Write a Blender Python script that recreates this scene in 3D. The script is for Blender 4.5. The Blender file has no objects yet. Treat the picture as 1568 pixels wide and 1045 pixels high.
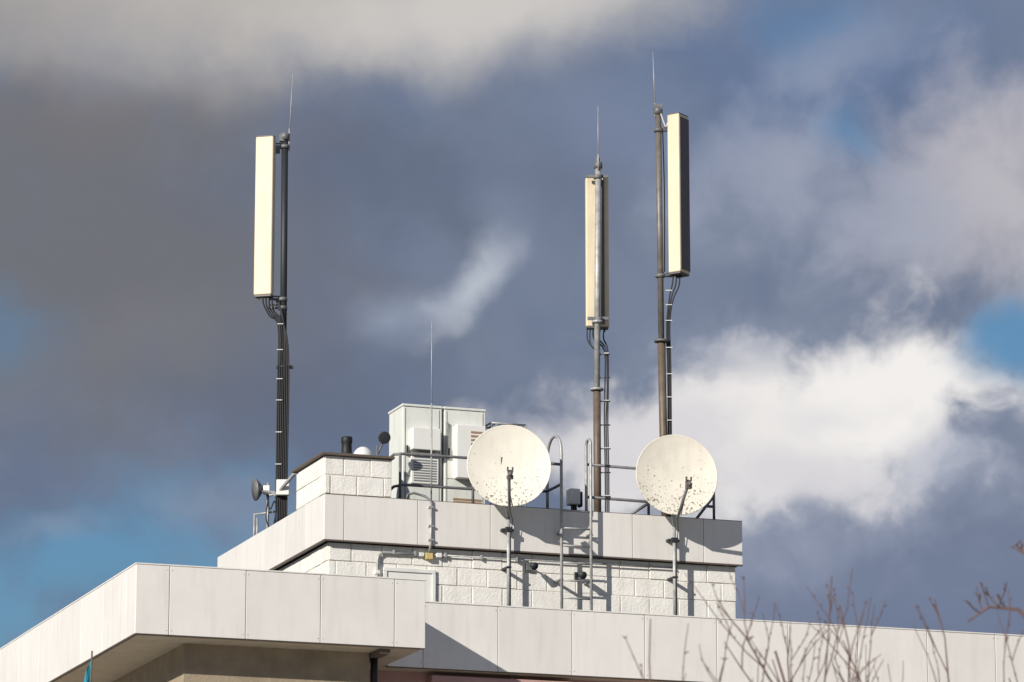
import bpy, bmesh, math, random
from mathutils import Vector, Matrix
random.seed(7)
sc = bpy.context.scene
sc.view_settings.view_transform = 'Standard'
sc.view_settings.look = 'None'
sc.view_settings.exposure = 0
R = math.radians

# ------------------------------------------------------------------ materials
def lin(c):
    def f(x):
        x /= 255.0
        return x/12.92 if x <= 0.04045 else ((x+0.055)/1.055)**2.4
    return (f(c[0]), f(c[1]), f(c[2]))

def mat(name, col, rough=0.5, metal=0.0, var=0.12, scale=3.0, bump=0.0, bscale=30.0,
        island=0.0, streak=0.0, streakcol=(0.25, 0.22, 0.18), speck=None):
    m = bpy.data.materials.new(name); m.use_nodes = True
    nt = m.node_tree; N = nt.nodes; L = nt.links
    b = N['Principled BSDF']
    b.inputs['Roughness'].default_value = rough
    b.inputs['Metallic'].default_value = metal
    tc = N.new('ShaderNodeTexCoord')
    n = N.new('ShaderNodeTexNoise'); n.inputs['Scale'].default_value = scale
    n.inputs['Detail'].default_value = 7; n.inputs['Roughness'].default_value = 0.6
    L.new(tc.outputs['Object'], n.inputs['Vector'])
    mr = N.new('ShaderNodeMapRange')
    mr.inputs['From Min'].default_value = 0.3; mr.inputs['From Max'].default_value = 0.7
    mr.inputs['To Min'].default_value = 1-var; mr.inputs['To Max'].default_value = 1+var*0.4
    L.new(n.outputs['Fac'], mr.inputs['Value'])
    val = mr.outputs['Result']
    if island > 0:
        g = N.new('ShaderNodeNewGeometry')
        m2 = N.new('ShaderNodeMapRange')
        m2.inputs['To Min'].default_value = 1-island; m2.inputs['To Max'].default_value = 1+island*0.3
        L.new(g.outputs['Random Per Island'], m2.inputs['Value'])
        mu = N.new('ShaderNodeMath'); mu.operation = 'MULTIPLY'
        L.new(val, mu.inputs[0]); L.new(m2.outputs['Result'], mu.inputs[1]); val = mu.outputs[0]
    vm = N.new('ShaderNodeVectorMath'); vm.operation = 'SCALE'
    vm.inputs[0].default_value = col
    L.new(val, vm.inputs['Scale'])
    out = vm.outputs['Vector']
    if streak > 0:
        mp = N.new('ShaderNodeMapping'); mp.inputs['Scale'].default_value = (5, 5, 0.5)
        L.new(tc.outputs['Object'], mp.inputs['Vector'])
        n2 = N.new('ShaderNodeTexNoise'); n2.inputs['Scale'].default_value = 1.6
        n2.inputs['Detail'].default_value = 8
        L.new(mp.outputs['Vector'], n2.inputs['Vector'])
        m3 = N.new('ShaderNodeMapRange'); m3.inputs['From Min'].default_value = 0.5
        m3.inputs['From Max'].default_value = 0.8; m3.inputs['To Max'].default_value = streak
        L.new(n2.outputs['Fac'], m3.inputs['Value'])
        mx = N.new('ShaderNodeMix'); mx.data_type = 'RGBA'
        L.new(m3.outputs['Result'], mx.inputs[0]); L.new(out, mx.inputs[6])
        mx.inputs[7].default_value = (*streakcol, 1)
        out = mx.outputs[2]
    if speck:
        # lichen specks, denser toward the lower part of the dish
        v = N.new('ShaderNodeTexNoise'); v.inputs['Scale'].default_value = 28
        v.inputs['Detail'].default_value = 3
        L.new(tc.outputs['Object'], v.inputs['Vector'])
        sp = N.new('ShaderNodeSeparateXYZ'); L.new(tc.outputs['Object'], sp.inputs[0])
        gr = N.new('ShaderNodeMapRange'); gr.inputs['From Min'].default_value = speck[0]
        gr.inputs['From Max'].default_value = speck[1]
        gr.inputs['To Min'].default_value = speck[2]; gr.inputs['To Max'].default_value = 0.76
        L.new(sp.outputs['Z'], gr.inputs['Value'])
        sb = N.new('ShaderNodeMath'); sb.operation = 'SUBTRACT'
        L.new(v.outputs['Fac'], sb.inputs[0]); L.new(gr.outputs['Result'], sb.inputs[1])
        m4 = N.new('ShaderNodeMapRange'); m4.inputs['From Max'].default_value = 0.035
        m4.inputs['To Max'].default_value = 0.85
        L.new(sb.outputs[0], m4.inputs['Value'])
        mx = N.new('ShaderNodeMix'); mx.data_type = 'RGBA'
        L.new(m4.outputs['Result'], mx.inputs[0]); L.new(out, mx.inputs[6])
        mx.inputs[7].default_value = (0.16, 0.125, 0.08, 1)
        out = mx.outputs[2]
    L.new(out, b.inputs['Base Color'])
    if bump > 0:
        n3 = N.new('ShaderNodeTexNoise'); n3.inputs['Scale'].default_value = bscale
        n3.inputs['Detail'].default_value = 5
        L.new(tc.outputs['Object'], n3.inputs['Vector'])
        bp = N.new('ShaderNodeBump'); bp.inputs['Strength'].default_value = bump
        bp.inputs['Distance'].default_value = 0.02
        L.new(n3.outputs['Fac'], bp.inputs['Height'])
        L.new(bp.outputs['Normal'], b.inputs['Normal'])
    return m

M_panel = mat('fascia_paint', (0.80, 0.77, 0.73), 0.5, var=0.06, scale=1.2, island=0.07, streak=0.28, streakcol=(0.48, 0.44, 0.38), bump=0.05, bscale=2)
M_gap = mat('joint_dark', (0.08, 0.075, 0.07), 0.8)
M_block = mat('white_painted_block', (0.88, 0.855, 0.80), 0.75, var=0.10, scale=5, bump=0.4, bscale=26, island=0.05, streak=0.35, streakcol=(0.52, 0.46, 0.38))
M_mortar = mat('painted_mortar', (0.66, 0.62, 0.56), 0.9, bump=0.3)
M_roofing = mat('bitumen_roofing', (0.07, 0.065, 0.06), 0.85, bump=0.3)
M_edge = mat('roof_edge_metal', (0.13, 0.10, 0.08), 0.6)
M_soffit = mat('soffit_render', (0.60, 0.52, 0.40), 0.8, var=0.15, streak=0.3, streakcol=(0.35, 0.3, 0.22))
M_tan = mat('tan_render', (0.36, 0.29, 0.20), 0.85, var=0.25, bump=0.3, streak=0.4)
M_rose = mat('rose_render', (0.50, 0.30, 0.27), 0.85, var=0.15, bump=0.3)
M_glass = mat('window_glass', (0.03, 0.035, 0.04), 0.08)
M_galv = mat('galvanised_steel', (0.44, 0.44, 0.43), 0.5, 0.25, var=0.35, scale=9)
M_galvd = mat('weathered_steel', (0.19, 0.19, 0.195), 0.55, 0.25, var=0.35, scale=9)
M_brown = mat('rusty_brown_mast', (0.17, 0.13, 0.095), 0.55, 0.2, var=0.3, scale=7)
M_greybr = mat('weathered_grey_mast', (0.19, 0.17, 0.15), 0.5, 0.25, var=0.35, scale=7)
M_black = mat('black_cable', (0.012, 0.012, 0.014), 0.6)
M_dark = mat('dark_mast_paint', (0.028, 0.031, 0.036), 0.55, 0.1)
M_clip = mat('cable_clip_white', (0.62, 0.62, 0.6), 0.5)
M_cream = mat('antenna_radome', (0.75, 0.645, 0.46), 0.5, var=0.10, scale=2, streak=0.45, streakcol=(0.50, 0.42, 0.29))
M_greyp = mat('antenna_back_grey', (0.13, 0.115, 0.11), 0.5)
M_dish = mat('dish_paint', (0.81, 0.765, 0.67), 0.6, var=0.08, scale=3, streak=0.2, streakcol=(0.5, 0.45, 0.35), speck=(-0.75, 0.45, 0.54))
M_dish2 = mat('dish_paint_lichen', (0.78, 0.73, 0.63), 0.6, var=0.10, scale=3, streak=0.25, streakcol=(0.45, 0.4, 0.3), speck=(-0.8, 0.7, 0.525))
M_cab = mat('cabinet_paint', (0.74, 0.75, 0.70), 0.45, var=0.06, scale=2, streak=0.3, streakcol=(0.42, 0.40, 0.33))
M_cabw = mat('cabinet_white', (0.82, 0.81, 0.77), 0.45, var=0.05)
M_louv = mat('louvre_reflection_tint', (0.40, 0.25, 0.15), 0.6)  # orange reflection put into the louvre base colour
M_louvg = mat('louvre_grey', (0.25, 0.26, 0.26), 0.5)
M_white = mat('white_plastic', (0.80, 0.80, 0.76), 0.4)
M_yellow = mat('yellowed_plastic', (0.62, 0.48, 0.2), 0.5)
M_twig = mat('twig_bark', (0.15, 0.09, 0.075), 0.8, var=0.3, scale=5)
M_teal = mat('teal_flag_cloth', (0.02, 0.24, 0.34), 0.8, var=0.15)
M_bounce_pave = mat('bounce_paving', (0.38, 0.36, 0.33), 0.9, var=0.25, scale=0.6, bump=0.2)

def ground_mat():
    m = bpy.data.materials.new('grass_ground'); m.use_nodes = True
    nt = m.node_tree; N = nt.nodes; L = nt.links
    n = N.new('ShaderNodeTexNoise'); n.inputs['Scale'].default_value = 0.3; n.inputs['Detail'].default_value = 9
    tc = N.new('ShaderNodeTexCoord'); L.new(tc.outputs['Object'], n.inputs['Vector'])
    r = N.new('ShaderNodeValToRGB'); L.new(n.outputs['Fac'], r.inputs[0])
    r.color_ramp.elements[0].position = 0.35; r.color_ramp.elements[0].color = (0.05, 0.07, 0.025, 1)
    r.color_ramp.elements[1].position = 0.7; r.color_ramp.elements[1].color = (0.13, 0.13, 0.06, 1)
    b = N['Principled BSDF']; b.inputs['Roughness'].default_value = 0.95
    L.new(r.outputs[0], b.inputs['Base Color'])
    return m
M_ground = ground_mat()

# ------------------------------------------------------------------ builders
SITE = Matrix.Translation((-2.9185, 60, 0)) @ Matrix.Rotation(R(19.8), 4, 'Z')

class Group:
    """Top level Empty; parts are given in the building's own u,v,z metres."""
    def __init__(s, name, base, world=False, yaw=0.0):
        s.base = Vector(base)
        s.e = bpy.data.objects.new(name, None)
        s.e.empty_display_size = 0.3
        sc.collection.objects.link(s.e)
        if world:
            s.e.matrix_world = Matrix.Translation(base) @ Matrix.Rotation(yaw, 4, 'Z')
            s.off = Vector((0, 0, 0))
        else:
            s.e.matrix_world = SITE @ Matrix.Translation(base)
            s.off = s.base
    def part(s, name, material, bevel=0.0, seg=2):
        return Part(s, name, material, bevel, seg)

class Part:
    def __init__(s, grp, name, material, bevel, seg):
        s.g = grp; s.name = name; s.m = material; s.bevel = bevel; s.seg = seg
        s.bm = bmesh.new()
    def __enter__(s): return s
    def __exit__(s, *a):
        bmesh.ops.recalc_face_normals(s.bm, faces=s.bm.faces)
        me = bpy.data.meshes.new(s.name); s.bm.to_mesh(me); s.bm.free()
        me.materials.append(s.m)
        ob = bpy.data.objects.new(s.name, me); sc.collection.objects.link(ob)
        if s.g is not None: ob.parent = s.g.e
        if s.bevel > 0:
            b = ob.modifiers.new('bevel', 'BEVEL'); b.width = s.bevel; b.segments = s.seg
            b.limit_method = 'ANGLE'; b.angle_limit = R(40)
        s.ob = ob
    def P(s, p): return Vector(p) - (s.g.off if s.g else Vector((0, 0, 0)))
    def box(s, a, b, M=None):
        a, b = Vector(a), Vector(b)
        vs = []
        for x in (a.x, b.x):
            for y in (a.y, b.y):
                for z in (a.z, b.z):
                    v = Vector((x, y, z))
                    if M is not None: v = M @ v
                    vs.append(s.bm.verts.new(s.P(v)))
        for f in ((0,1,3,2),(4,6,7,5),(0,4,5,1),(2,3,7,6),(0,2,6,4),(1,5,7,3)):
            s.bm.faces.new([vs[i] for i in f])
    def tube(s, pts, r, n=10, r1=None, caps=True):
        pts = [Vector(p) for p in pts]
        rings = []
        k = len(pts)
        t0 = (pts[1]-pts[0]).normalized()
        up = Vector((0, 0, 1)) if abs(t0.z) < 0.9 else Vector((1, 0, 0))
        a = t0.cross(up).normalized()
        for i, p in enumerate(pts):
            if i == 0: t = t0
            elif i == k-1: t = (pts[i]-pts[i-1]).normalized()
            else: t = ((pts[i]-pts[i-1]).normalized()+(pts[i+1]-pts[i]).normalized()).normalized()
            a = (a - t*a.dot(t)).normalized(); b = t.cross(a)
            rr = r if r1 is None else r+(r1-r)*i/(k-1)
            rings.append([s.bm.verts.new(s.P(p+(a*math.cos(2*math.pi*j/n)+b*math.sin(2*math.pi*j/n))*rr)) for j in range(n)])
        for i in range(k-1):
            for j in range(n):
                f = s.bm.faces.new((rings[i][j], rings[i][(j+1)%n], rings[i+1][(j+1)%n], rings[i+1][j]))
                f.smooth = True
        if caps:
            s.bm.faces.new(rings[0]); s.bm.faces.new(rings[-1])
    def lathe(s, prof, M, n=48):
        """prof: list of (radius, axial); M maps local z axis onto the lathe axis."""
        rings = []
        for (r, h) in prof:
            if r < 1e-6:
                rings.append([s.bm.verts.new(s.P(M @ Vector((0, 0, h))))])
            else:
                rings.append([s.bm.verts.new(s.P(M @ Vector((r*math.cos(2*math.pi*j/n), r*math.sin(2*math.pi*j/n), h)))) for j in range(n)])
        for i in range(len(rings)-1):
            A, B = rings[i], rings[i+1]
            for j in range(n):
                if len(A) == 1 and len(B) == 1: continue
                if len(A) == 1: f = s.bm.faces.new((A[0], B[(j+1)%n], B[j]))
                elif len(B) == 1: f = s.bm.faces.new((A[j], A[(j+1)%n], B[0]))
                else: f = s.bm.faces.new((A[j], A[(j+1)%n], B[(j+1)%n], B[j]))
                f.smooth = True

def arc(c, r, a0, a1, n, ax='vz'):
    out = []
    for i in range(n+1):
        a = R(a0+(a1-a0)*i/n)
        out.append((c[0], c[1]+r*math.cos(a), c[2]+r*math.sin(a)) if ax == 'vz' else (c[0]+r*math.cos(a), c[1], c[2]+r*math.sin(a)))
    return out

def panels_u(p, us, v, z0, z1, t=0.03, gap=0.009):
    for a, b in zip(us[:-1], us[1:]):
        d = random.uniform(-0.0015, 0.0015)
        p.box((a+gap/2, v+d, z0), (b-gap/2, v+t, z1))
def panels_v(p, vs, u, z0, z1, t=0.03, gap=0.009):
    for a, b in zip(vs[:-1], vs[1:]):
        d = random.uniform(-0.0015, 0.0015)
        p.box((u+d, a+gap/2, z0), (u+t, b-gap/2, z1))

def blocks(p, axis, fixed, a0, a1, z0, z1, rh=0.287, bl=0.5, gap=0.013, sgn=-1, skip=None):
    row = 0; z = z1
    while z > z0+0.02:
        zb = max(z-rh, z0)
        x = a0 - (bl*0.5 if row % 2 else 0) - 0.13
        while x < a1:
            xa, xb = max(x, a0), min(x+bl, a1)
            if xb-xa > 0.03 and not (skip and skip((xa+xb)/2, (z+zb)/2)):
                d = 0.014+random.uniform(-0.006, 0.006)
                j = random.uniform(-0.005, 0.005)
                if axis == 'u': p.box((xa+gap/2+random.uniform(0, .008), fixed+sgn*d, zb+gap/2+j), (xb-gap/2, fixed+0.02, z-gap/2+j))
                else: p.box((fixed+sgn*d, xa+gap/2, zb+gap/2+j), (fixed+0.02, xb-gap/2, z-gap/2+j))
            x += bl
        z -= rh; row += 1

# ------------------------------------------------------------------ ground
with Part(None, 'ground', M_ground, 0, 1) as p:
    p.box((-4000, -4000, -0.5), (4000, 4000, 0))
with Part(None, 'bounce_pavement', M_bounce_pave, 0, 1) as p:  # unseen pale paving, added to bounce light up under the overhang
    p.box((-60, 8, 0.0), (70, 110, 0.12))

# ------------------------------------------------------------------ building
B = Group('office_building', (0, 0, 0))
ZT, ZB = 11.05, 10.05
with B.part('roof_fascia_panels', M_panel, 0.006) as p:
    panels_u(p, [-3.85, -3.35, -2.21, -1.08, 0.05, 0.53], -3.4, ZB, ZT)
    panels_v(p, [-3.37, -2.85, -1.5, -0.1, 1.3, 2.7, 4.1, 5.5, 6.9, 8.3, 9.7, 11.1, 12.5, 13.9, 15.3], -3.85, ZB, ZT)
    us = [0.56, 1.13]
    while us[-1] < 23: us.append(us[-1]+1.207)
    panels_u(p, us, -1.5, ZB, ZT)
    panels_v(p, [-3.37, -2.4, -1.5], 0.50, ZB, ZT)
with B.part('roof_fascia_core', M_gap) as p:
    p.box((-3.825, -3.375, ZB+0.01), (0.50, -1.2, ZT-0.02))
    p.box((-3.825, -1.2, ZB+0.01), (0.50, 15.3, ZT-0.02))
    p.box((0.50, -1.475, ZB+0.01), (us[-1], 15.3, ZT-0.02))
with B.part('roof_edge_cap', M_panel, 0.004) as p:
    p.box((-3.86, -3.41, ZT+0.002), (0.54, -3.2, ZT+0.022))
    p.box((-3.86, -3.2, ZT+0.002), (-3.65, 15.3, ZT+0.022))
    p.box((0.54, -1.51, ZT+0.002), (us[-1], -1.3, ZT+0.022))
    p.box((0.33, -3.2, ZT+0.002), (0.54, -1.3, ZT+0.022))
with B.part('fascia_rivets', M_galvd) as p:
    for k, a in enumerate([-3.35, -2.21, -1.08, 0.05]):
        for z in (ZB+0.06, ZT-0.06):
            for s_ in (-0.035, 0.035): p.tube([(a+s_, -3.404, z), (a+s_, -3.397, z)], 0.006, 6)
    for a in us[1:]:
        for z in (ZB+0.06, ZT-0.06):
            for s_ in (-0.035, 0.035): p.tube([(a+s_, -1.504, z), (a+s_, -1.497, z)], 0.006, 6)
with B.part('lower_roof', M_roofing) as p:
    p.box((-3.65, -3.2, ZT-0.021), (0.33, 15.3, ZT-0.005))
    p.box((0.33, -1.3, ZT-0.021), (us[-1]-0.1, 15.3, ZT-0.005))
with B.part('soffit', M_soffit) as p:
    p.box((-3.80, -3.35, ZB-0.02), (0.46, -1.44, ZB+0.008))
    p.box((-3.80, -1.44, ZB-0.02), (us[-1]-0.05, 15.2, ZB+0.008))
with B.part('soffit_edge_trim', M_edge) as p:
    p.box((-3.835, -3.385, ZB-0.012), (0.52, -3.352, ZB-0.001))
    p.box((0.56, -1.485, ZB-0.012), (us[-1], -1.445, ZB-0.001))
    p.box((-3.835, -3.35, ZB-0.012), (-3.803, 15.2, ZB-0.001))
with B.part('tan_walls', M_tan) as p:
    p.box((-2.96, -2.82, 0), (-0.15, 15, ZB-0.021))
with B.part('rose_walls', M_rose) as p:
    p.box((-0.149, -1.15, 0), (us[-1]-0.3, 15, ZB-0.021))
with B.part('wall_band', M_rose, 0.01) as p:
    p.box((1.3, -1.42, 9.86), (3.6, -1.151, 9.96))
with B.part('windows', M_glass) as p:
    for fl in (1.0, 4.2, 7.4):
        for k in range(10):
            u = 0.9+k*2.2
            p.box((u, -1.17, fl), (u+1.5, -1.145, fl+1.6))
        for k in range(5):
            p.box((-2.98, -1.5+k*3, fl), (-2.94, 0.3+k*3, fl+1.6))
with B.part('window_frames', M_white, 0.005) as p:
    for fl in (1.0, 4.2, 7.4):
        for k in range(10):
            u = 0.9+k*2.2
            for a in (u-0.06, u+0.72, u+1.5): p.box((a, -1.20, fl), (a+0.06, -1.148, fl+1.6))
            p.box((u-0.06, -1.22, fl-0.08), (u+1.56, -1.149, fl-0.001))
with B.part('rain_pipe', M_black) as p:
    p.tube([(-0.05, -2.75, 10.03), (-0.05, -2.75, 9.6), (-0.05, -2.6, 9.4), (-0.05, -2.6, 0)], 0.055, 12)
with B.part('soffit_beam', M_edge) as p:
    p.box((-0.14, -3.30, ZB-0.09), (0.02, -1.16, ZB-0.022))

# penthouse
FT, FB = 12.92, 12.21
with B.part('penthouse_fascia_panels', M_panel, 0.005) as p:
    panels_u(p, [0, 0.32, 1.53, 2.74, 3.94, 5.15, 6.38, 7.06], 0, FB, FT)
    panels_v(p, [0.03, 1.0, 2.2, 3.4, 4.6, 6.18], 0, FB, FT)
    panels_v(p, [0.03, 1.0, 2.2, 3.4, 4.6, 6.18], 7.03, FB, FT)
with B.part('penthouse_core', M_gap) as p:
    p.box((0.025, 0.025, FB+0.01), (7.035, 6.15, FT-0.01))
with B.part('penthouse_edge_trim', M_edge) as p:
    p.box((0.0, 0.0, FB-0.02), (7.06, 0.05, FB-0.002))
    p.box((0.0, 0.05, FB-0.02), (0.05, 6.15, FB-0.002))
    p.box((0.0, 0.0, FT+0.001), (7.06, 0.04, FT+0.008))
with B.part('penthouse_wall_mortar', M_mortar) as p:
    p.box((0.12, 0.135, ZT-0.01), (6.98, 6.0, FB-0.021))
with B.part('penthouse_block_wall', M_block, 0.007, 3) as p:
    blocks(p, 'u', 0.135, 0.11, 6.99, ZT, 12.19)
    blocks(p, 'v', 0.12, 0.16, 6.0, ZT, 12.19)
with B.part('roof_hut_mortar', M_mortar) as p:
    p.box((0.02, 0.045, FT+0.009), (1.10, 1.56, 13.54))
with B.part('roof_hut_blocks', M_block, 0.007, 3) as p:
    blocks(p, 'u', 0.045, 0.008, 1.11, FT+0.01, 13.54, rh=0.30, bl=0.44)
    blocks(p, 'v', 0.02, 0.07, 1.57, FT+0.01, 13.54, rh=0.30, bl=0.75, gap=0.006)
with B.part('roof_hut_cover', M_edge, 0.006) as p:
    p.box((-0.06, -0.03, 13.545), (1.14, 1.62, 13.585))
with B.part('door_frame', M_white, 0.006) as p:
    p.box((1.0, 0.075, 11.78), (1.86, 0.115, 11.84))
    p.box((1.0, 0.075, ZT), (1.06, 0.115, 11.779))
    p.box((1.80, 0.075, ZT), (1.86, 0.115, 11.779))
with B.part('door_leaf', M_cabw, 0.004) as p:
    p.box((1.062, 0.095, ZT), (1.798, 0.1145, 11.778))
with B.part('wall_conduit', M_galv) as p:
    p.tube([(0.9, 0.08, ZT), (0.9, 0.08, 11.95), (0.92, 0.08, 12.02), (0.98, 0.08, 12.06), (1.6, 0.08, 12.07)], 0.022)
    p.tube([(1.6, 0.08, 12.08), (3.9, 0.07, 12.09), (5.9, 0.07, 12.10)], 0.013)
    p.tube([(1.74, -0.03, 12.90), (1.74, -0.03, 12.22), (1.74, 0.05, 12.1)], 0.02)
    for z in (12.8, 12.5, 12.28): p.box((1.70, -0.055, z), (1.78, -0.001, z+0.03))
    for u in (1.15, 1.5, 2.0, 2.6, 3.2): p.box((u, 0.055, 12.05), (u+0.03, 0.125, 12.12))
with B.part('junction_box', M_yellow, 0.008) as p:
    p.box((1.68, 0.03, 12.0), (1.80, 0.125, 12.1))
with B.part('conduit_fittings', M_white, 0.008) as p:
    p.box((1.58, 0.04, 12.04), (1.66, 0.125, 12.1))
    p.box((1.86, 0.04, 12.04), (1.95, 0.125, 12.11))
    p.box((0.86, 0.05, 11.72), (0.94, 0.125, 11.78))
with B.part('roof_edge_pipe_loop', M_galvd) as p:
    p.tube([(1.38, 0.12, 12.93), (1.40, 0.1, 13.02), (1.50, 0.1, 13.05), (1.66, 0.05, 13.0), (1.74, -0.03, 12.92), (1.74, -0.03, 12.88)], 0.02)

# wall lamps on the penthouse wall
for (u, z) in ((3.42, 11.95), (4.24, 11.85)):
    g = Group('wall_lamp', (u, 0.12, z))
    with g.part('bracket', M_galvd, 0.004) as p:
        p.box((u-0.05, 0.06, z-0.03), (u+0.05, 0.125, z+0.09))
        p.tube([(u, 0.08, z+0.05), (u, -0.1, z+0.05)], 0.014)
    with g.part('lamp_head', M_dark) as p:
        p.lathe([(0, -0.08), (0.035, -0.08), (0.05, 0.0), (0.062, 0.05), (0, 0.05)], Matrix.Translation((u, -0.12, z+0.02)) @ Matrix.Rotation(R(110), 4, 'X'), 20)

# ------------------------------------------------------------------ ladder
Ld = Group('roof_ladder', (4.14, -0.14, ZT))
with Ld.part('rails', M_galv) as p:
    for u, vb, zt in ((3.885, 0.50, 13.82), (4.385, 0.06, 13.98)):
        r = (vb+0.14)/2
        p.tube([(u, -0.14, ZT), (u, -0.14, 13.0), (u, -0.14, zt)] + arc((u, -0.14+r, zt), r, 180, 0, 10)[1:] +
               [(u, vb, 13.4), (u, vb, 12.9)], 0.024, 10)
with Ld.part('rungs', M_galv) as p:
    z = 11.2
    while z < 13.05:
        p.tube([(3.885, -0.14, z), (4.385, -0.14, z)], 0.016, 8); z += 0.28
with Ld.part('wall_brackets', M_galvd, 0.003) as p:
    for u in (3.885, 4.385):
        for z in (11.75, 12.5): p.box((u-0.03, -0.15, z), (u+0.03, 0.125 if z < 12.2 else -0.002, z+0.03))

# ------------------------------------------------------------------ guard rails
def rail(name, segs, posts, r=0.024):
    g = Group(name, segs[0][0])
    with g.part('rails', M_galvd) as p:
        for s in segs: p.tube(s, r, 8)
    with g.part('posts', M_galvd) as p:
        for (u, v, z0, z1) in posts:
            p.tube([(u, v, z0), (u, v, z1)], r, 8)
            p.box((u-0.06, v-0.06, z0), (u+0.06, v+0.06, z0+0.012))
rail('guard_rail', [[(1.33, 0.9, 13.72), (1.31, 0.55, 13.74), (1.45, 0.5, 13.75), (3.3, 0.5, 13.76), (3.88, 0.5, 13.76)],
                    [(1.33, 0.9, 13.2), (1.31, 0.55, 13.22), (1.45, 0.5, 13.25), (3.3, 0.5, 13.26), (3.88, 0.5, 13.3)],
                    [(3.88, 0.5, 13.76), (3.88, -0.14, 13.62)], [(3.88, 0.5, 13.3), (3.88, -0.14, 13.3)]],
     [(1.40, 0.5, 12.93, 13.75), (2.62, 0.5, 12.93, 13.76)])
rail('guard_rail', [[(4.4, 0.1, 13.70), (6.6, 0.3, 13.72), (6.70, 0.3, 13.6)], [(4.4, 0.1, 13.17), (6.68, 0.3, 13.19)],
                    [(6.68, 0.3, 13.35), (6.35, 0.25, 12.95)], [(5.5, 0.2, 13.15), (5.2, 0.2, 12.95)]],
     [(6.69, 0.3, 12.93, 13.6), (5.55, 0.3, 12.93, 13.72)])

# ------------------------------------------------------------------ dishes
def dish(u, v, z, yaw, tilt, md, pole_u, lnb, ztop):
    g = Group('satellite_dish', (u, v, z))
    c = Vector((u, v, z))
    # local z axis of the lathe = viewing direction of the dish
    M = Matrix.Translation(c) @ Matrix.Rotation(R(yaw), 4, 'Z') @ Matrix.Rotation(R(90-tilt), 4, 'X')
    Rr = 0.655; D = 0.075
    prof = []
    for i in range(15):
        r = Rr*i/14; prof.append((r, -D+D*(r/Rr)**2))
    prof += [(Rr+0.010, 0.004), (Rr+0.014, -0.008), (Rr+0.004, -0.018)]
    for i in range(14, -1, -1):
        r = Rr*i/14; prof.append((r*0.995, -D-0.014+(D-0.006)*(r/Rr)**2))
    with g.part('reflector', md) as p:
        p.lathe(prof, M, 72)
    n = (M.to_3x3() @ Vector((0, 0, 1)))
    upv = (M.to_3x3() @ Vector((0, 1, 0)));  upv = upv if upv.z > 0 else -upv
    bot = c - upv*0.68 + n*0.0
    L = Vector(lnb)
    with g.part('feed_arm', M_galvd) as p:
        p.tube([bot-n*0.12, bot+n*0.02, L+Vector((0, 0.06, -0.05))], 0.025, 8)
        p.tube([bot+n*0.02+Vector((0.05, 0, 0.02)), L+Vector((0.03, 0.2, -0.11))], 0.009, 6)
    with g.part('feed_horn', M_greyp) as p:
        d = (c-L).normalized()
        q = d.to_track_quat('Z', 'Y').to_matrix().to_4x4()
        p.lathe([(0, -0.10), (0.03, -0.10), (0.032, -0.02), (0.026, 0.0), (0.045, 0.05), (0.045, 0.065), (0, 0.065)], Matrix.Translation(L) @ q, 20)
        p.box((L.x-0.045, L.y-0.02, L.z-0.09), (L.x+0.045, L.y+0.05, L.z-0.03))
        p.box((L.x-0.05, L.y-0.01, L.z+0.03), (L.x-0.03, L.y+0.02, L.z+0.10))
        p.box((L.x+0.03, L.y-0.01, L.z+0.03), (L.x+0.05, L.y+0.02, L.z+0.10))
    with g.part('mast', M_galv) as p:
        p.tube([(pole_u, -0.12, ZT), (pole_u, -0.12, ztop)], 0.028, 12)
        p.tube([(pole_u, -0.12, ztop), (u, v+0.20, ztop+0.22)], 0.028, 10)
    with g.part('back_mount', M_galvd, 0.004) as p:
        p.box((u-0.10, v+0.10, z-0.35), (u+0.10, v+0.22, z+0.15))
        p.tube([(u, v+0.20, ztop+0.20), (u, v+0.18, z+0.1)], 0.035, 12)
        p.tube([(u, v+0.20, z-0.45), tuple(bot-n*0.10)], 0.02, 8)
    with g.part('wall_clamps', M_dark, 0.004) as p:
        for zz in (12.50,):
            p.box((pole_u-0.10, -0.10, zz), (pole_u+0.10, -0.002, zz+0.04))
            p.box((pole_u-0.055, -0.165, zz-0.015), (pole_u+0.055, -0.09, zz+0.055))
        p.box((pole_u-0.04, -0.155, 11.9), (pole_u+0.04, 0.125, 11.93))
    with g.part('coax_cable', M_black) as p:
        p.tube([tuple(bot-n*0.1+Vector((0.02, 0, 0))), (pole_u+0.06, -0.14, ztop-0.05), (pole_u+0.032, -0.13, 12.4), (pole_u+0.032, -0.13, ZT)], 0.006, 6)
dish(2.89, -0.45, 13.48, -14, 4, M_dish, 3.0, (2.67, -1.12, 13.22), 12.72)
dish(5.74, -0.45, 13.52, -10, 4, M_dish2, 5.82, (5.67, -1.12, 13.26), 12.74)

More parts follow.
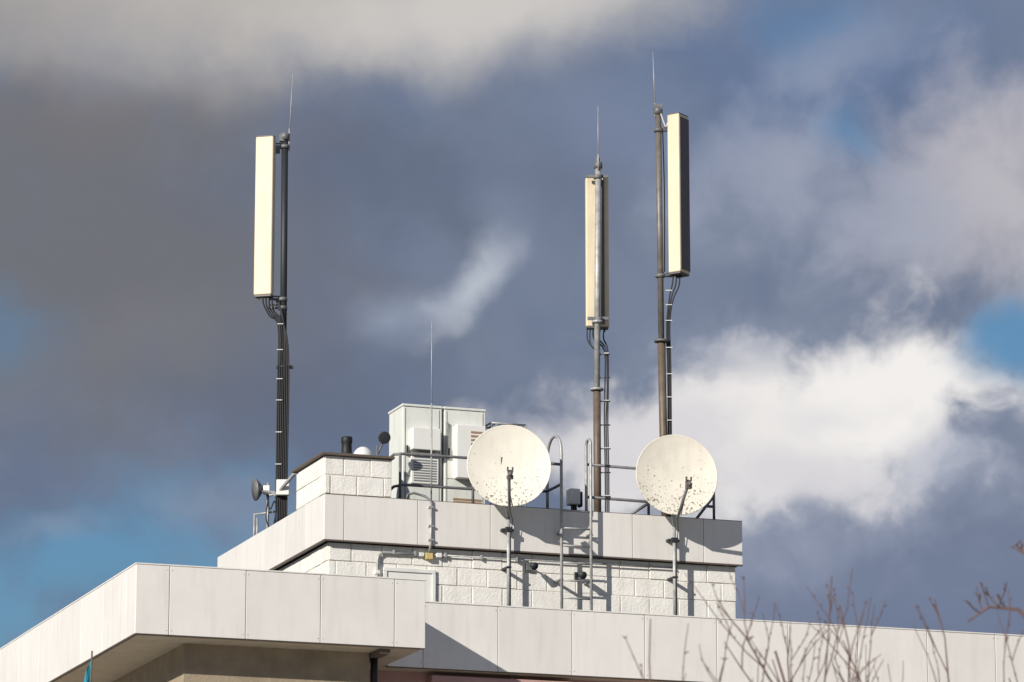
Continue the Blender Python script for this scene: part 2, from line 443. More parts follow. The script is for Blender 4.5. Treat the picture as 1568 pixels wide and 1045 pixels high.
# ------------------------------------------------------------------ cabinets
def cabinet(u0, u1, v0, v1, zt, kind):
    g = Group('equipment_cabinet', (u0, v0, 12.93))
    w = u1-u0
    with g.part('body', M_cab, 0.012) as p:
        p.box((u0, v0, 13.02), (u1, v1, zt-0.03))
    with g.part('lid', M_cab, 0.008) as p:
        p.box((u0-0.015, v0-0.02, zt-0.028), (u1+0.0, v1+0.02, zt+0.01))
    with g.part('plinth', M_galvd) as p:
        p.box((u0+0.03, v0+0.03, 12.915), (u1-0.03, v1-0.03, 13.018))
    with g.part('door_seams', M_gap) as p:
        p.box((u0+0.04, v0-0.003, 13.06), (u0+0.049, v0+0.001, zt-0.06))
        p.box((u1-0.05, v0-0.003, 13.06), (u1-0.041, v0+0.001, zt-0.06))
        p.box((u0+0.05, v0-0.003, 13.62), (u1-0.052, v0+0.001, 13.629))
    with g.part('door_handle', M_black, 0.004) as p:
        p.box((u0+0.06, v0-0.04, 13.95), (u0+0.085, v0, 14.12))
    if kind == 'a':
        with g.part('air_conditioner', M_cabw, 0.012) as p:
            p.box((u0+0.12, v0-0.16, 14.04), (u0+0.60, v0-0.001, 14.40))
            p.box((u0+0.13, v0-0.05, 13.50), (u0+0.60, v0-0.001, 13.95))
        with g.part('louvres', M_louvg) as p:
            for i in range(9): p.box((u0+0.17, v0-0.058, 13.54+i*0.042), (u0+0.56, v0-0.051, 13.56+i*0.042))
            p.box((u0+0.12, v0-0.10, 13.96), (u0+0.60, v0-0.002, 14.0))
    else:
        with g.part('air_conditioner', M_cabw, 0.012) as p:
            p.box((u0+0.16, v0-0.16, 13.62), (u0+0.66, v0-0.001, 14.50))
        with g.part('louvres', M_louv) as p:
            for i in range(11): p.box((u0+0.40, v0-0.168, 13.72+i*0.065), (u0+0.63, v0-0.161, 13.75+i*0.065))
            for i in range(6): p.box((u0+0.15, v0-0.012, 13.06+i*0.045), (u1-0.08, v0-0.002, 13.085+i*0.045))
        with g.part('mounting_rail', M_galv) as p:
            p.box((u0+0.02, v0-0.05, 14.0), (u0+0.05, v0-0.004, 14.55))
cabinet(1.80, 2.47, 1.6, 2.32, 14.80, 'a')
cabinet(2.51, 3.22, 1.6, 2.32, 14.80, 'b')
g = Group('cable_rack', (3.3, 1.7, 12.93))
with g.part('frame', M_galv) as p:
    for u in (3.35, 3.95):
        for v in (1.7, 2.1): p.tube([(u, v, 12.92), (u, v, 14.62)], 0.016, 8)
        p.tube([(u, 1.7, 14.62), (u, 2.1, 14.62)], 0.016, 8)
    for v in (1.7, 2.1): p.tube([(3.35, v, 14.62), (3.95, v, 14.62)], 0.016, 8)
    for i in range(5): p.tube([(3.45+i*0.1, 1.7, 14.625), (3.45+i*0.1, 2.1, 14.625)], 0.010, 6)

# roof odds and ends
g = Group('vent_pipe', (0.51, 0.5, 13.585))
with g.part('cowl', M_black) as p:
    p.lathe([(0.15, 0), (0.14, 0.03), (0.085, 0.09), (0.08, 0.26), (0.09, 0.28), (0.09, 0.36), (0.08, 0.37), (0, 0.37)], Matrix.Translation((0.51, 0.5, 13.585)), 28)
g = Group('roof_skylight_dome', (1.0, 1.2, 13.585))
with g.part('dome', M_white) as p:
    p.lathe([(0.17, 0), (0.17, 0.17)]+[(0.17*math.cos(a), 0.17+0.21*math.sin(a)) for a in [R(i*15) for i in range(1, 7)]], Matrix.Translation((1.0, 1.2, 13.585)), 28)
g = Group('floodlight', (1.22, 1.2, 13.585))
with g.part('stand', M_galvd) as p:
    p.tube([(1.24, 1.2, 12.93), (1.24, 1.2, 14.0)], 0.018, 8)
    p.tube([(1.24, 1.2, 13.85), (1.36, 1.2, 14.1)], 0.016, 8)
with g.part('lamp_head', M_dark, 0.01) as p:
    Mx = Matrix.Translation((1.34, 1.15, 14.13)) @ Matrix.Rotation(R(30), 4, 'Y')
    p.lathe([(0, -0.07), (0.05, -0.06), (0.10, 0.02), (0.10, 0.04), (0, 0.03)], Mx @ Matrix.Rotation(R(110), 4, 'X'), 24)
g = Group('lightning_rod', (1.92, 0.5, 12.93))
with g.part('rod', M_galv) as p:
    p.tube([(1.92, 0.5, 12.93), (1.92, 0.5, 14.6)], 0.014, 8)
    p.tube([(1.92, 0.5, 14.6), (1.915, 0.5, 15.95)], 0.011, 8, r1=0.006)
with g.part('foot', M_galvd, 0.01) as p:
    p.box((1.82, 0.4, 12.925), (2.02, 0.6, 13.0))
g = Group('roof_camera', (4.27, 0.4, 12.93))
with g.part('housing', M_white, 0.02) as p:
    p.box((4.20, 0.3, 13.08), (4.38, 0.5, 13.34))
with g.part('bracket', M_black, 0.005) as p:
    p.box((4.26, 0.36, 12.92), (4.34, 0.44, 13.079)); p.box((4.384, 0.34, 13.06), (4.43, 0.46, 13.3))

# ------------------------------------------------------------------ antenna masts (own world aligned frames)
def panel(g, name, cx, cy, z0, z1, w, d, yaw, back=M_greyp):
    Mx = Matrix.Translation((cx, cy, 0)) @ Matrix.Rotation(R(yaw), 4, 'Z')
    with g.part(name, M_cream, 0.022, 4) as p:
        p.box((-w/2, -d/2, z0), (w/2, d/2, z1), Mx)
    with g.part(name+'_end_caps', back, 0.01) as p:
        p.box((-w/2+0.012, -d/2+0.012, z0-0.03), (w/2-0.012, d/2-0.012, z0+0.0), Mx)
        p.box((-w/2+0.006, -d/2+0.006, z1-0.002), (w/2-0.006, d/2-0.006, z1+0.016), Mx)
        for k in range(4):
            x = -w/2+0.07+k*(w-0.14)/3
            p.tube([Mx @ Vector((x, 0, z0-0.03)), Mx @ Vector((x, 0, z0-0.075))], 0.013, 8)
    return Mx

def clamp(p, x, y, z, r, x2, y2):
    p.lathe([(r, -0.03), (r+0.022, -0.03), (r+0.022, 0.03), (r, 0.03)], Matrix.Translation((x, y, z)), 16)
    d = Vector((x2-x, y2-y, 0))
    if d.length > 0.01:
        p.tube([(x, y, z), (x2, y2, z)], 0.022, 6)
        p.tube([(x, y, z+0.05), (x2, y2, z+0.05)], 0.014, 6)

def cable(p, pts, r=0.013, n=6):
    # smooth Catmull-Rom run
    P = [Vector(q) for q in pts]; out = []
    for i in range(len(P)-1):
        a = P[max(i-1, 0)]; b = P[i]; c = P[i+1]; d = P[min(i+2, len(P)-1)]
        for t in (0, .25, .5, .75):
            out.append(0.5*((2*b)+(-a+c)*t+(2*a-5*b+4*c-d)*t*t+(-a+3*b-3*c+d)*t**3))
    out.append(P[-1]); p.tube(out, r, n)

# mast 1 (left): stands on the penthouse roof near its left edge
x0, y0 = -3.76, 63.15
m1 = Group('cell_antenna_mast', (x0, y0, 12.9), world=True)
Z = lambda z: z-12.9
def zp1(py): return Z(12.90+(805-py)*0.01118)   # mast heights, metres
with m1.part('pole', M_dark) as p:
    p.tube([(0, 0, 0), (-0.02, 0, zp1(560))], 0.085, 16)
    p.tube([(-0.02, 0, zp1(560)), (-0.04, 0, zp1(205))], 0.055, 16)
    p.lathe([(0.055, 0), (0.11, 0), (0.11, 0.04), (0.055, 0.04)], Matrix.Translation((-0.02, 0, zp1(562))), 16)
    p.box((-0.15, -0.15, 0), (0.15, 0.15, 0.03))
panel(m1, 'antenna_panel', -0.35, -0.10, zp1(453), zp1(210), 0.31, 0.16, -14)
with m1.part('brackets', M_galvd) as p:
    for py in (222, 457, 470): clamp(p, -0.04, 0, zp1(py), 0.055, -0.28, -0.04)
    p.lathe([(0.05, -0.06), (0.075, -0.06), (0.075, 0.05), (0.04, 0.06)], Matrix.Translation((-0.04, 0, zp1(206))), 16)
    p.box((-0.13, -0.06, zp1(214)), (-0.05, 0.04, zp1(204)))
    p.box((-0.20, -0.05, zp1(232)), (-0.12, 0.03, zp1(222)))
    p.tube([(-0.02, -0.02, zp1(560)), (0.15, -0.02, zp1(560))], 0.03, 8)
with m1.part('air_terminal', M_galv) as p:
    p.tube([(0.03, 0, zp1(228)), (0.035, 0, zp1(193))], 0.016, 8)
    p.tube([(0.035, 0, zp1(200)), (0.08, 0, zp1(108))], 0.010, 6, r1=0.006)
with m1.part('feeder_cables', M_black) as p:
    for k in range(4):
        xs = -0.36+k*0.05
        xe = -0.10+k*0.03
        cable(p, [(xs, -0.12, zp1(454)), (xs+0.01, -0.12, zp1(466+2*k)), (xs*0.55-0.05, -0.10, zp1(484-2*k)), (xe, -0.095, zp1(502)), (xe, -0.095, zp1(600)), (xe, -0.095, zp1(720)), (xe, -0.095, zp1(800))], 0.014)
    for k in range(3):
        xe = 0.02+k*0.028
        cable(p, [(-0.10-k*0.02, -0.05, zp1(460)), (-0.01, -0.09, zp1(495)), (xe, -0.1, zp1(550)), (xe, -0.095, zp1(700)), (xe, -0.09, zp1(800))], 0.014)
with m1.part('cable_clips', M_clip) as p:
    for py in (497, 536, 580, 612, 660, 708):
        p.box((-0.12, -0.122, zp1(py)), (-0.02, -0.111, zp1(py)+0.014))
with m1.part('wall_bracket', M_galv, 0.005) as p:
    p.tube([(-0.12, -0.1, zp1(755)), (0.22, -0.5, zp1(728))], 0.03, 8)
    p.tube([(-0.22, 0.0, zp1(752)), (0.05, 0.0, zp1(748))], 0.022, 8)
with m1.part('junction_box', M_white, 0.012) as p:
    p.box((-0.09, -0.23, zp1(755)), (0.12, -0.12, zp1(732)))
# small microwave drum left of the mast, further back along the roof edge
mw = Group('microwave_antenna', (-4.27, 64.9, 13.23), world=True)
with mw.part('drum', M_galvd) as p:
    Mx = Matrix.Translation((0.0, 0, zp1(743))) @ Matrix.Rotation(R(-97), 4, 'Y') @ Matrix.Rotation(R(18), 4, 'X')
    p.lathe([(0, -0.16), (0.05, -0.15), (0.06, -0.06), (0.12, -0.02), (0.18, 0.03), (0.19, 0.05), (0.19, 0.07), (0.0, 0.075)], Mx, 36)
with mw.part('mount', M_galv) as p:
    p.tube([(0.16, 0, -0.33), (0.16, 0, zp1(733))], 0.025, 10)
    p.tube([(-0.07, 0.1, -0.33), (-0.07, 0.1, zp1(778))], 0.018, 8)
    p.tube([(-0.02, 0.1, -0.33), (-0.02, 0.1, zp1(785))], 0.018, 8)
    p.tube([(0.05, 0, zp1(746)), (0.50, -1.7, zp1(778))], 0.025, 8)
    p.tube([(-0.07, 0.1, zp1(780)), (0.36, 0.0, zp1(776))], 0.018, 8)
with mw.part('odu_box', M_white, 0.02) as p:
    p.box((0.08, -0.10, zp1(752)), (0.2, 0.0, zp1(738)))
with mw.part('jumper_cables', M_black) as p:
    cable(p, [(0.14, -0.06, zp1(750)), (0.2, -0.08, zp1(775)), (0.28, -0.05, zp1(762)), (0.34, -0.03, zp1(790)), (0.3, 0, -0.3)], 0.014)
    cable(p, [(0.18, -0.06, zp1(750)), (0.14, -0.08, zp1(790)), (0.26, -0.05, zp1(800)), (0.34, -0.03, zp1(740))], 0.012)

# mast 2 (middle)
x0, y0 = 1.40, 63.15
m2 = Group('cell_antenna_mast', (x0, y0, 12.9), world=True)
def zp2(py): return Z(13.21+(785-py)*0.01108)
with m2.part('lower_pole', M_brown) as p:
    p.tube([(0, 0, 0), (0, 0, zp2(600))], 0.062, 16)
    p.box((-0.15, -0.15, 0), (0.15, 0.15, 0.03))
with m2.part('upper_pole', M_galv) as p:
    p.tube([(0, 0, zp2(600)), (0.04, 0, zp2(250))], 0.05, 16)
    p.lathe([(0.06, 0), (0.11, 0), (0.11, 0.035), (0.06, 0.035)], Matrix.Translation((0.0, 0, zp2(601))), 20)
    p.lathe([(0.05, 0), (0.09, 0), (0.09, 0.04), (0.05, 0.04)], Matrix.Translation((0.01, 0, zp2(498))), 20)
panel(m2, 'antenna_panel', 0.02, 0.26, zp2(499), zp2(268), 0.385, 0.15, 3)
with m2.part('panel_back_channel', M_greyp, 0.01) as p:
    p.box((0.0, 0.165, zp2(496)), (0.14, 0.184, zp2(272)))
with m2.part('brackets', M_galvd) as p:
    for py in (272, 492):
        clamp(p, 0.03, 0, zp2(py), 0.05, 0.03, 0.18)
        p.box((-0.15, 0.03, zp2(py)), (0.20, 0.07, zp2(py)+0.05))
    p.lathe([(0.05, -0.05), (0.07, -0.05), (0.07, 0.05), (0.05, 0.05)], Matrix.Translation((0.04, 0, zp2(254))), 16)
    p.box((0.0, -0.05, zp2(252)), (0.08, 0.03, zp2(243)))
with m2.part('air_terminal', M_galv) as p:
    p.tube([(0.04, -0.06, zp2(262)), (0.04, -0.06, zp2(238))], 0.014, 8)
    p.tube([(0.04, -0.06, zp2(240)), (0.04, -0.06, zp2(162))], 0.010, 6, r1=0.006)
with m2.part('feeder_cables', M_black) as p:
    for k in range(3):
        xe = 0.13+k*0.028
        cable(p, [(-0.05+k*0.09, 0.25, zp2(502)), (-0.04+k*0.08, 0.2, zp2(518)), (xe, 0.06, zp2(540)), (xe+0.012*(k%2), 0.0, zp2(600)), (xe-0.01, 0, zp2(650)), (xe, 0, zp2(720)), (xe, 0, 0)], 0.013)
    for k in range(2):
        cable(p, [(-0.15+k*0.05, 0.2, zp2(500)), (-0.15+k*0.04, 0.12, zp2(520)), (-0.08, 0.08, zp2(532)), (0.08, 0.08, zp2(545))], 0.011)
with m2.part('cable_ladder', M_galvd) as p:
    for py in range(545, 790, 36): p.tube([(0.0, 0.02, zp2(py)), (0.22, 0.02, zp2(py))], 0.011, 6)
with m2.part('cable_clips', M_clip) as p:
    for py in range(545, 790, 72): p.box((0.12, -0.03, zp2(py)), (0.2, -0.016, zp2(py)+0.014))

# mast 3 (right)
x0, y0 = 2.52, 63.33
m3 = Group('cell_antenna_mast', (x0, y0, 12.9), world=True)
def zp3(py): return Z(14.61+(660-py)*0.01119)
def xp3(px, py=None): return (px-1017)*0.0107
with m3.part('lower_pole', M_brown) as p:
    p.tube([(0, 0, 0), (xp3(1013), 0, zp3(525))], 0.066, 16)
    p.box((-0.15, -0.15, 0), (0.15, 0.15, 0.03))
with m3.part('upper_pole', M_greybr) as p:
    p.tube([(xp3(1013), 0, zp3(525)), (xp3(1011), 0, zp3(165))], 0.05, 16)
with m3.part('brackets', M_galvd) as p:
    p.lathe([(0.06, 0), (0.12, 0), (0.12, 0.035), (0.06, 0.035)], Matrix.Translation((xp3(1013), 0, zp3(526))), 20)
    p.lathe([(0.05, -0.06), (0.075, -0.06), (0.075, 0.06), (0.05, 0.06)], Matrix.Translation((xp3(1011), 0, zp3(170))), 20)
    p.box((xp3(1004), -0.06, zp3(168)), (xp3(1017), 0.04, zp3(160)))
    clamp(p, xp3(1011), 0, zp3(200), 0.052, xp3(1030), 0.02)
    clamp(p, xp3(1012), 0, zp3(425), 0.052, xp3(1034), 0.02)
    p.tube([(xp3(1003), 0, zp3(425)), (xp3(1028), 0, zp3(425))], 0.02, 8)
panel(m3, 'antenna_panel', xp3(1042), 0.03, zp3(421), zp3(177), 0.235, 0.32, -34)
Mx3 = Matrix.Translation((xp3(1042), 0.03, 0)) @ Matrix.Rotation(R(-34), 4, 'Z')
with m3.part('side_shade_sheet', M_greyp, 0.006) as p:  # dark sheet standing in for shade on the panel's sunless side
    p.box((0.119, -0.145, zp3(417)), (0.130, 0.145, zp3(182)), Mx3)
with m3.part('air_terminal', M_galv) as p:
    p.tube([(xp3(1006), -0.02, zp3(180)), (xp3(1006), -0.02, zp3(158))], 0.016, 8)
    p.tube([(xp3(1006), -0.02, zp3(160)), (xp3(1003.5), -0.02, zp3(78))], 0.010, 6, r1=0.006)
with m3.part('feeder_cables', M_black) as p:
    for k in range(3):
        xs = xp3(1032+k*5); xe = xp3(1022.5+k*2.3)
        cable(p, [(xs, 0.0, zp3(424)), (xs-0.01, 0, zp3(436+2*k)), (xe+0.04, 0, zp3(458+3*k)), (xe-0.01, 0.02, zp3(500)), (xe, 0.02, zp3(560)), (xe, 0.02, zp3(640)), (xe, 0.02, 0)], 0.014)
    cable(p, [(xp3(1018), 0.03, zp3(200)), (xp3(1020), 0.05, zp3(300)), (xp3(1019), 0.05, zp3(420))], 0.01)
with m3.part('cable_clips', M_clip) as p:
    for py in (448, 470, 494, 535, 575, 610, 645): p.box((xp3(1020), -0.02, zp3(py)), (xp3(1030), -0.008, zp3(py)+0.014))
with m3.part('thin_loop', M_clip) as p:
    cable(p, [(xp3(1015), -0.05, zp3(175)), (xp3(1020), -0.05, zp3(190)), (xp3(1023), -0.05, zp3(196)), (xp3(1026), 0, zp3(188))], 0.012)

# ------------------------------------------------------------------ flag
fg = Group('flagpole', (-6.02, 55, 0), world=True)
with fg.part('pole', M_brown) as p:
    p.tube([(0, 0, 0), (0.08, 0, 9.72)], 0.03, 10, r1=0.012)
with fg.part('flag', M_teal) as p:
    n = 14
    prev = None
    for i in range(n+1):
        t = i/n; z = 9.6-t*1.0
        row = [p.bm.verts.new((0.07-0.005*t-j*0.04*(0.5+t), 0.03*math.sin(j*1.7+t*4), z-0.05*j)) for j in range(5)]
        if prev:
            for j in range(4):
                f = p.bm.faces.new((prev[j], prev[j+1], row[j+1], row[j])); f.smooth = True
        prev = row

# ------------------------------------------------------------------ bare trees (close to the camera)
def tree(x, y, h, spread, seed, name='bare_tree', lean=0.0, nl=9, nbs=(3, 3, 2), side=(), top=0.5):
    """h: height of the tallest twigs; limbs fork at 0.42 h and taper toward the crown."""
    rnd = random.Random(seed)
    g = Group(name, (x, y, 0), world=True)
    with g.part('trunk_and_branches', M_twig) as p:
        def grow(pos, d, ln, r, depth, up=0.05):
            lim = h - rnd.random()*0.35          # uneven crown outline
            pts = [pos]; dd = d.copy(); q = pos.copy()
            k = 6
            for i in range(k):
                dd = (dd + Vector((rnd.gauss(0, .13), rnd.gauss(0, .13), rnd.gauss(up, .05)))).normalized()
                nq = q + dd*ln/k
                if nq.z > lim: break
                q = nq; pts.append(q.copy())
            if len(pts) < 2: return
            k = len(pts)-1
            p.tube(pts, r, 5 if depth else 8, r1=max(r*0.4, 0.0024), caps=False)
            if depth >= 2:       # buds
                for b in range(3):
                    c = pts[min(2+b, k)]
                    p.tube([c, c+Vector((rnd.gauss(0, .012), rnd.gauss(0, .012), 0.018))], 0.0055, 4, r1=0.002, caps=False)
            if depth >= len(nbs): return
            nb = nbs[depth]
            for b in range(nb):
                t = 0.3+0.7*(b+rnd.random()*.6)/nb
                i = min(int(t*k), k-1); base = pts[i].lerp(pts[i+1], min(t*k-i, 1))
                ang = rnd.uniform(0, 2*math.pi); tilt = rnd.uniform(0.25, 0.65)
                ax = Vector((math.cos(ang), math.sin(ang), 0))
                nd = (dd*math.cos(tilt)+ax*math.sin(tilt)+Vector((0, 0, 0.25))).normalized()
                grow(base, nd, ln*rnd.uniform(0.40, 0.62), max(r*0.5, 0.004), depth+1)
        trunk = [Vector((0, 0, 0)), Vector((0.03, 0, h*0.2)), Vector((lean*0.3, 0.02, h*0.42))]
        p.tube(trunk, 0.09, 10, r1=0.06)
        for k in range(nl):
            a = 2*math.pi*k/nl+rnd.random(); tl = rnd.uniform(0.03, spread)
            d = Vector((math.cos(a)*tl+lean*0.2, math.sin(a)*tl, 1)).normalized()
            grow(trunk[-1]-Vector((0, 0, rnd.random()*0.4)), d, h*rnd.uniform(top-0.08, top+0.08), 0.02, 0)
        for pts in side:         # long arching side limbs with short spurs
            Q = [trunk[-1]]+[Vector(q) for q in pts]
            p.tube(Q, 0.022, 7, r1=0.006)
            for i in range(1, len(Q)-1):
                for s_ in range(3):
                    b = Q[i].lerp(Q[i+1], rnd.random())
                    d = ((Q[i+1]-Q[i]).normalized()*0.5+Vector((rnd.gauss(0, .5), rnd.gauss(0, .5), rnd.uniform(-.1, .9)))).normalized()
                    grow(b, d, rnd.uniform(0.12, 0.3), 0.006, 2)
tree(2.14, 26.0, 6.10, 0.11, 3, nl=4, nbs=(3, 3, 1))
tree(3.15, 26.5, 6.15, 0.13, 11, nl=3, nbs=(3, 3, 1), top=0.48)
tree(1.3, 26.2, 5.6, 0.10, 5, nl=3, nbs=(2, 2, 1))
tree(4.25, 26.4, 6.5, 0.2, 23, nl=3, nbs=(3, 2, 1), side=([(-0.35, 0, 4.9), (-0.55, 0, 5.45), (-0.80, 0, 5.78), (-1.0, 0, 5.80), (-1.15, 0, 5.70)],
                                         [(-0.2, 0, 5.2), (-0.42, 0, 5.8), (-0.58, 0, 6.08), (-0.72, 0, 6.14), (-0.78, 0, 6.2)]))

# ------------------------------------------------------------------ sky
SUN_EL = 23.6
w = bpy.data.worlds.new('World'); sc.world = w; w.use_nodes = True
nt = w.node_tree; N = nt.nodes; L = nt.links
for n in list(N): N.remove(n)
out = N.new('ShaderNodeOutputWorld'); bg = N.new('ShaderNodeBackground')
bg.inputs['Strength'].default_value = 0.1
L.new(bg.outputs[0], out.inputs[0])
sky = N.new('ShaderNodeTexSky'); sky.sky_type = 'NISHITA'; sky.sun_disc = False
sky.sun_elevation = R(SUN_EL); sky.sun_rotation = R(217.2)
tc = N.new('ShaderNodeTexCoord'); sep = N.new('ShaderNodeSeparateXYZ')
L.new(tc.outputs['Generated'], sep.inputs[0])
def math_(op, a, b=None, c=None):
    n = N.new('ShaderNodeMath'); n.operation = op
    for i, v in enumerate((a, b, c)):
        if v is None: continue
        if isinstance(v, (int, float)): n.inputs[i].default_value = v
        else: L.new(v, n.inputs[i])
    return n.outputs[0]
az = math_('ARCTAN2', sep.outputs['X'], sep.outputs['Y'])      # azimuth
el = math_('ARCSINE', sep.outputs['Z'])                        # elevation
gx = math_('MULTIPLY_ADD', az, 58.5, 7.84)                     # cloud chart units (about 1 degree each)
gy = math_('MULTIPLY_ADD', el, -60.0, 5.225+60*R(12.92))
cb = N.new('ShaderNodeCombineXYZ'); L.new(gx, cb.inputs[0]); L.new(gy, cb.inputs[1])
def noise(vec, scale, detail=6, rough=0.55, off=(0, 0, 0), color=False, stretch=(1, 1, 1)):
    mp = N.new('ShaderNodeMapping'); mp.inputs['Location'].default_value = off; mp.inputs['Scale'].default_value = stretch
    L.new(vec, mp.inputs['Vector'])
    n = N.new('ShaderNodeTexNoise'); n.inputs['Scale'].default_value = scale
    n.inputs['Detail'].default_value = detail; n.inputs['Roughness'].default_value = rough
    L.new(mp.outputs[0], n.inputs['Vector'])
    return n.outputs['Color'] if color else n.outputs['Fac']
wc = noise(cb.outputs[0], 0.55, 4, 0.5, (3, 1, 0), True)
sb = N.new('ShaderNodeVectorMath'); sb.operation = 'SUBTRACT'; L.new(wc, sb.inputs[0]); sb.inputs[1].default_value = (0.5, 0.5, 0.5)
ma = N.new('ShaderNodeVectorMath'); ma.operation = 'MULTIPLY_ADD'
L.new(sb.outputs[0], ma.inputs[0]); ma.inputs[1].default_value = (1.2, 1.0, 0); L.new(cb.outputs[0], ma.inputs[2])
P = ma.outputs[0]
fine = noise(P, 0.85, 7, 0.54, (9, 4, 2))
fine2 = noise(P, 0.35, 6, 0.5, (2, 7, 5))

ng = bpy.data.node_groups.new('cloud_patch', 'ShaderNodeTree')
I = ng.interface
for nm, ty in (('Base', 'NodeSocketColor'), ('P', 'NodeSocketVector'), ('Fine', 'NodeSocketFloat'), ('Center', 'NodeSocketVector'),
               ('Rot', 'NodeSocketVector'), ('Size', 'NodeSocketVector'), ('Color', 'NodeSocketColor'),
               ('Strength', 'NodeSocketFloat'), ('Rag', 'NodeSocketFloat'), ('Inner', 'NodeSocketFloat')):
    I.new_socket(nm, in_out='INPUT', socket_type=ty)
I.new_socket('Out', in_out='OUTPUT', socket_type='NodeSocketColor')
gi = ng.nodes.new('NodeGroupInput'); go = ng.nodes.new('NodeGroupOutput')
mp = ng.nodes.new('ShaderNodeMapping'); mp.vector_type = 'TEXTURE'
ng.links.new(gi.outputs['P'], mp.inputs['Vector']); ng.links.new(gi.outputs['Center'], mp.inputs['Location'])
ng.links.new(gi.outputs['Rot'], mp.inputs['Rotation']); ng.links.new(gi.outputs['Size'], mp.inputs['Scale'])
le = ng.nodes.new('ShaderNodeVectorMath'); le.operation = 'LENGTH'; ng.links.new(mp.outputs[0], le.inputs[0])
a1 = ng.nodes.new('ShaderNodeMath'); a1.operation = 'SUBTRACT'; ng.links.new(gi.outputs['Fine'], a1.inputs[0]); a1.inputs[1].default_value = 0.5
a2 = ng.nodes.new('ShaderNodeMath'); a2.operation = 'MULTIPLY_ADD'
ng.links.new(a1.outputs[0], a2.inputs[0]); ng.links.new(gi.outputs['Rag'], a2.inputs[1]); ng.links.new(le.outputs['Value'], a2.inputs[2])
mr = ng.nodes.new('ShaderNodeMapRange'); mr.interpolation_type = 'SMOOTHSTEP'
ng.links.new(a2.outputs[0], mr.inputs['Value']); ng.links.new(gi.outputs['Inner'], mr.inputs['From Min'])
mr.inputs['From Max'].default_value = 1.0; mr.inputs['To Max'].default_value = 0.0
ng.links.new(gi.outputs['Strength'], mr.inputs['To Min'])
mx = ng.nodes.new('ShaderNodeMix'); mx.data_type = 'RGBA'
ng.links.new(mr.outputs['Result'], mx.inputs[0]); ng.links.new(gi.outputs['Base'], mx.inputs[6]); ng.links.new(gi.outputs['Color'], mx.inputs[7])
ng.links.new(mx.outputs[2], go.inputs['Out'])

def C10(c):
    l = lin(c); return (l[0]*10, l[1]*10, l[2]*10, 1)
def mixc(f, a, b):
    m = N.new('ShaderNodeMix'); m.data_type = 'RGBA'
    L.new(f, m.inputs[0])
    for i, v in ((6, a), (7, b)):
        if isinstance(v, tuple): m.inputs[i].default_value = v
        else: L.new(v, m.inputs[i])
    return m.outputs[2]
def rng(v, a, b, c=0.0, d=1.0):
    m = N.new('ShaderNodeMapRange'); m.interpolation_type = 'SMOOTHSTEP'
    L.new(v, m.inputs['Value'])
    for i, q in ((1, a), (2, b), (3, c), (4, d)): m.inputs[i].default_value = q
    return m.outputs[0]
# clear sky seen in the gaps
tint = N.new('ShaderNodeVectorMath'); tint.operation = 'MULTIPLY'
L.new(sky.outputs[0], tint.inputs[0]); tint.inputs[1].default_value = (0.42, 0.66, 0.82)
BLUE = tint.outputs[0]
col = mixc(rng(fine2, 0.35, 0.65), C10((104, 117, 142)), C10((120, 131, 153)))
def patch(cx, cy, rx, ry, rot, color, strength, rag=0.9, inner=0.0):
    global col
    n = N.new('ShaderNodeGroup'); n.node_tree = ng
    L.new(col, n.inputs['Base']); L.new(P, n.inputs['P']); L.new(fine, n.inputs['Fine'])
    n.inputs['Center'].default_value = (cx, cy, 0); n.inputs['Rot'].default_value = (0, 0, R(rot))
    n.inputs['Size'].default_value = (rx, ry, 1)
    if isinstance(color, tuple): n.inputs['Color'].default_value = C10(color)
    else: L.new(color, n.inputs['Color'])
    n.inputs['Strength'].default_value = strength; n.inputs['Rag'].default_value = rag; n.inputs['Inner'].default_value = inner
    col = n.outputs[0]
patch(1.3, 4.0, 7.0, 4.6, 0, (113, 114, 120), 0.95, 0.8, 0.2)
patch(4.8, 6.3, 3.8, 1.8, 0, (98, 109, 132), 0.6, 0.8)
patch(6.5, 2.9, 5.5, 1.7, 4, (98, 109, 131), 0.75, 0.8)
patch(2.2, 5.2, 2.4, 0.9, -12, (124, 125, 131), 0.5, 1.5)
patch(13.0, 1.2, 5.2, 2.8, 0, (102, 122, 158), 0.85, 0.9)
patch(3.0, -0.65, 10.0, 2.7, -1, (184, 179, 175), 0.98, 0.4, 0.25)
patch(7.4, 0.15, 4.8, 1.35, -5, (208, 204, 200), 0.9, 0.45, 0.1)
patch(0.6, 1.9, 5.5, 1.0, 3, (118, 116, 119), 0.6, 0.7)
patch(-0.5, 0.3, 3.0, 1.3, 0, (150, 146, 145), 0.55, 0.6)
patch(15.3, 3.0, 3.6, 2.7, 0, (188, 185, 192), 0.95, 1.3)
patch(12.3, 3.0, 3.2, 2.0, 10, (156, 163, 182), 0.85, 1.4)
patch(13.0, 0.9, 2.2, 1.0, -20, (146, 157, 180), 0.65, 1.3)
patch(9.4, 1.9, 1.9, 1.2, 0, (122, 134, 160), 0.6, 1.2)
patch(7.2, 4.35, 1.6, 0.55, -38, (190, 197, 208), 0.85, 1.3)
patch(6.0, 4.8, 1.0, 0.6, -20, (158, 168, 188), 0.6, 1.3)
patch(7.9, 3.4, 1.3, 0.7, 60, (132, 143, 165), 0.5, 1.2)
patch(13.0, 8.9, 6.8, 2.4, 0, (118, 129, 154), 0.9, 0.8)
patch(12.5, 6.7, 5.4, 2.8, -12, (168, 174, 191), 0.92, 1.2)
patch(11.9, 6.6, 4.2, 1.75, -9, (234, 231, 229), 1.0, 1.6, 0.3)
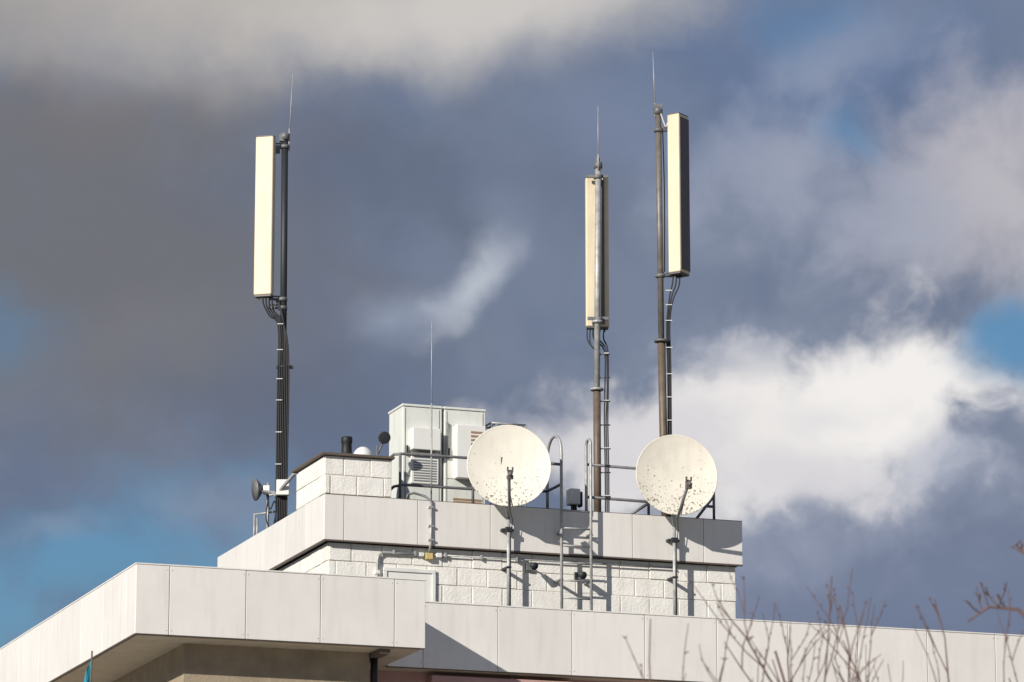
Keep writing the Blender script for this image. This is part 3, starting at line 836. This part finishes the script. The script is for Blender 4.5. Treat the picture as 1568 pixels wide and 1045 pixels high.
patch(13.5, 6.1, 2.2, 1.5, -22, (242, 239, 236), 1.0, 1.6, 0.3)
patch(9.6, 6.8, 2.9, 1.1, 4, (216, 214, 217), 0.9, 1.5, 0.2)
patch(12.4, 7.4, 2.1, 0.9, 10, (214, 212, 216), 0.8, 1.5, 0.1)
patch(14.3, 7.1, 1.4, 0.8, -10, (178, 183, 198), 0.7, 1.5)
patch(12.6, 6.4, 1.2, 0.5, -10, (212, 211, 216), 0.5, 1.8)
patch(11.3, 5.4, 1.6, 0.5, 0, (150, 158, 178), 0.45, 1.4)
patch(1.2, 8.8, 4.8, 1.6, -20, BLUE, 0.9, 1.3, 0.1)
patch(3.4, 7.8, 1.6, 0.6, 0, (140, 148, 166), 0.5, 1.4)
patch(1.0, 8.2, 1.4, 0.4, -15, (138, 148, 168), 0.45, 1.6)
patch(0.0, 5.2, 1.4, 1.2, 0, BLUE, 0.45, 1.2, 0.0)
patch(15.6, 5.3, 1.3, 0.85, 10, BLUE, 0.95, 1.1, 0.25)
patch(13.2, 2.2, 0.8, 0.8, 0, BLUE, 0.65, 1.2, 0.0)
patch(12.4, 0.4, 1.6, 0.8, 0, BLUE, 0.45, 1.2, 0.0)
L.new(col, bg.inputs['Color'])

# ------------------------------------------------------------------ sun + camera
sd = bpy.data.lights.new('sun', 'SUN'); sd.energy = 5.0; sd.angle = R(0.5); sd.color = (1.0, 0.95, 0.87)
so = bpy.data.objects.new('sun', sd); sc.collection.objects.link(so)
so.location = (-30, -30, 40)
h = math.cos(R(SUN_EL))
d = Vector((0.721, 0.950, 0)).normalized()*h; d.z = -math.sin(R(SUN_EL))
so.rotation_euler = d.to_track_quat('-Z', 'Y').to_euler()

cd = bpy.data.cameras.new('camera'); cam = bpy.data.objects.new('camera', cd); sc.collection.objects.link(cam)
cam.location = (0, 0, 1.6); cam.rotation_euler = (R(90+12.92), 0, 0)
cd.sensor_width = 36; cd.lens = 36*6000/1568; cd.clip_end = 12000
cd.dof.use_dof = True; cd.dof.focus_distance = 62; cd.dof.aperture_fstop = 4.0
sc.camera = cam
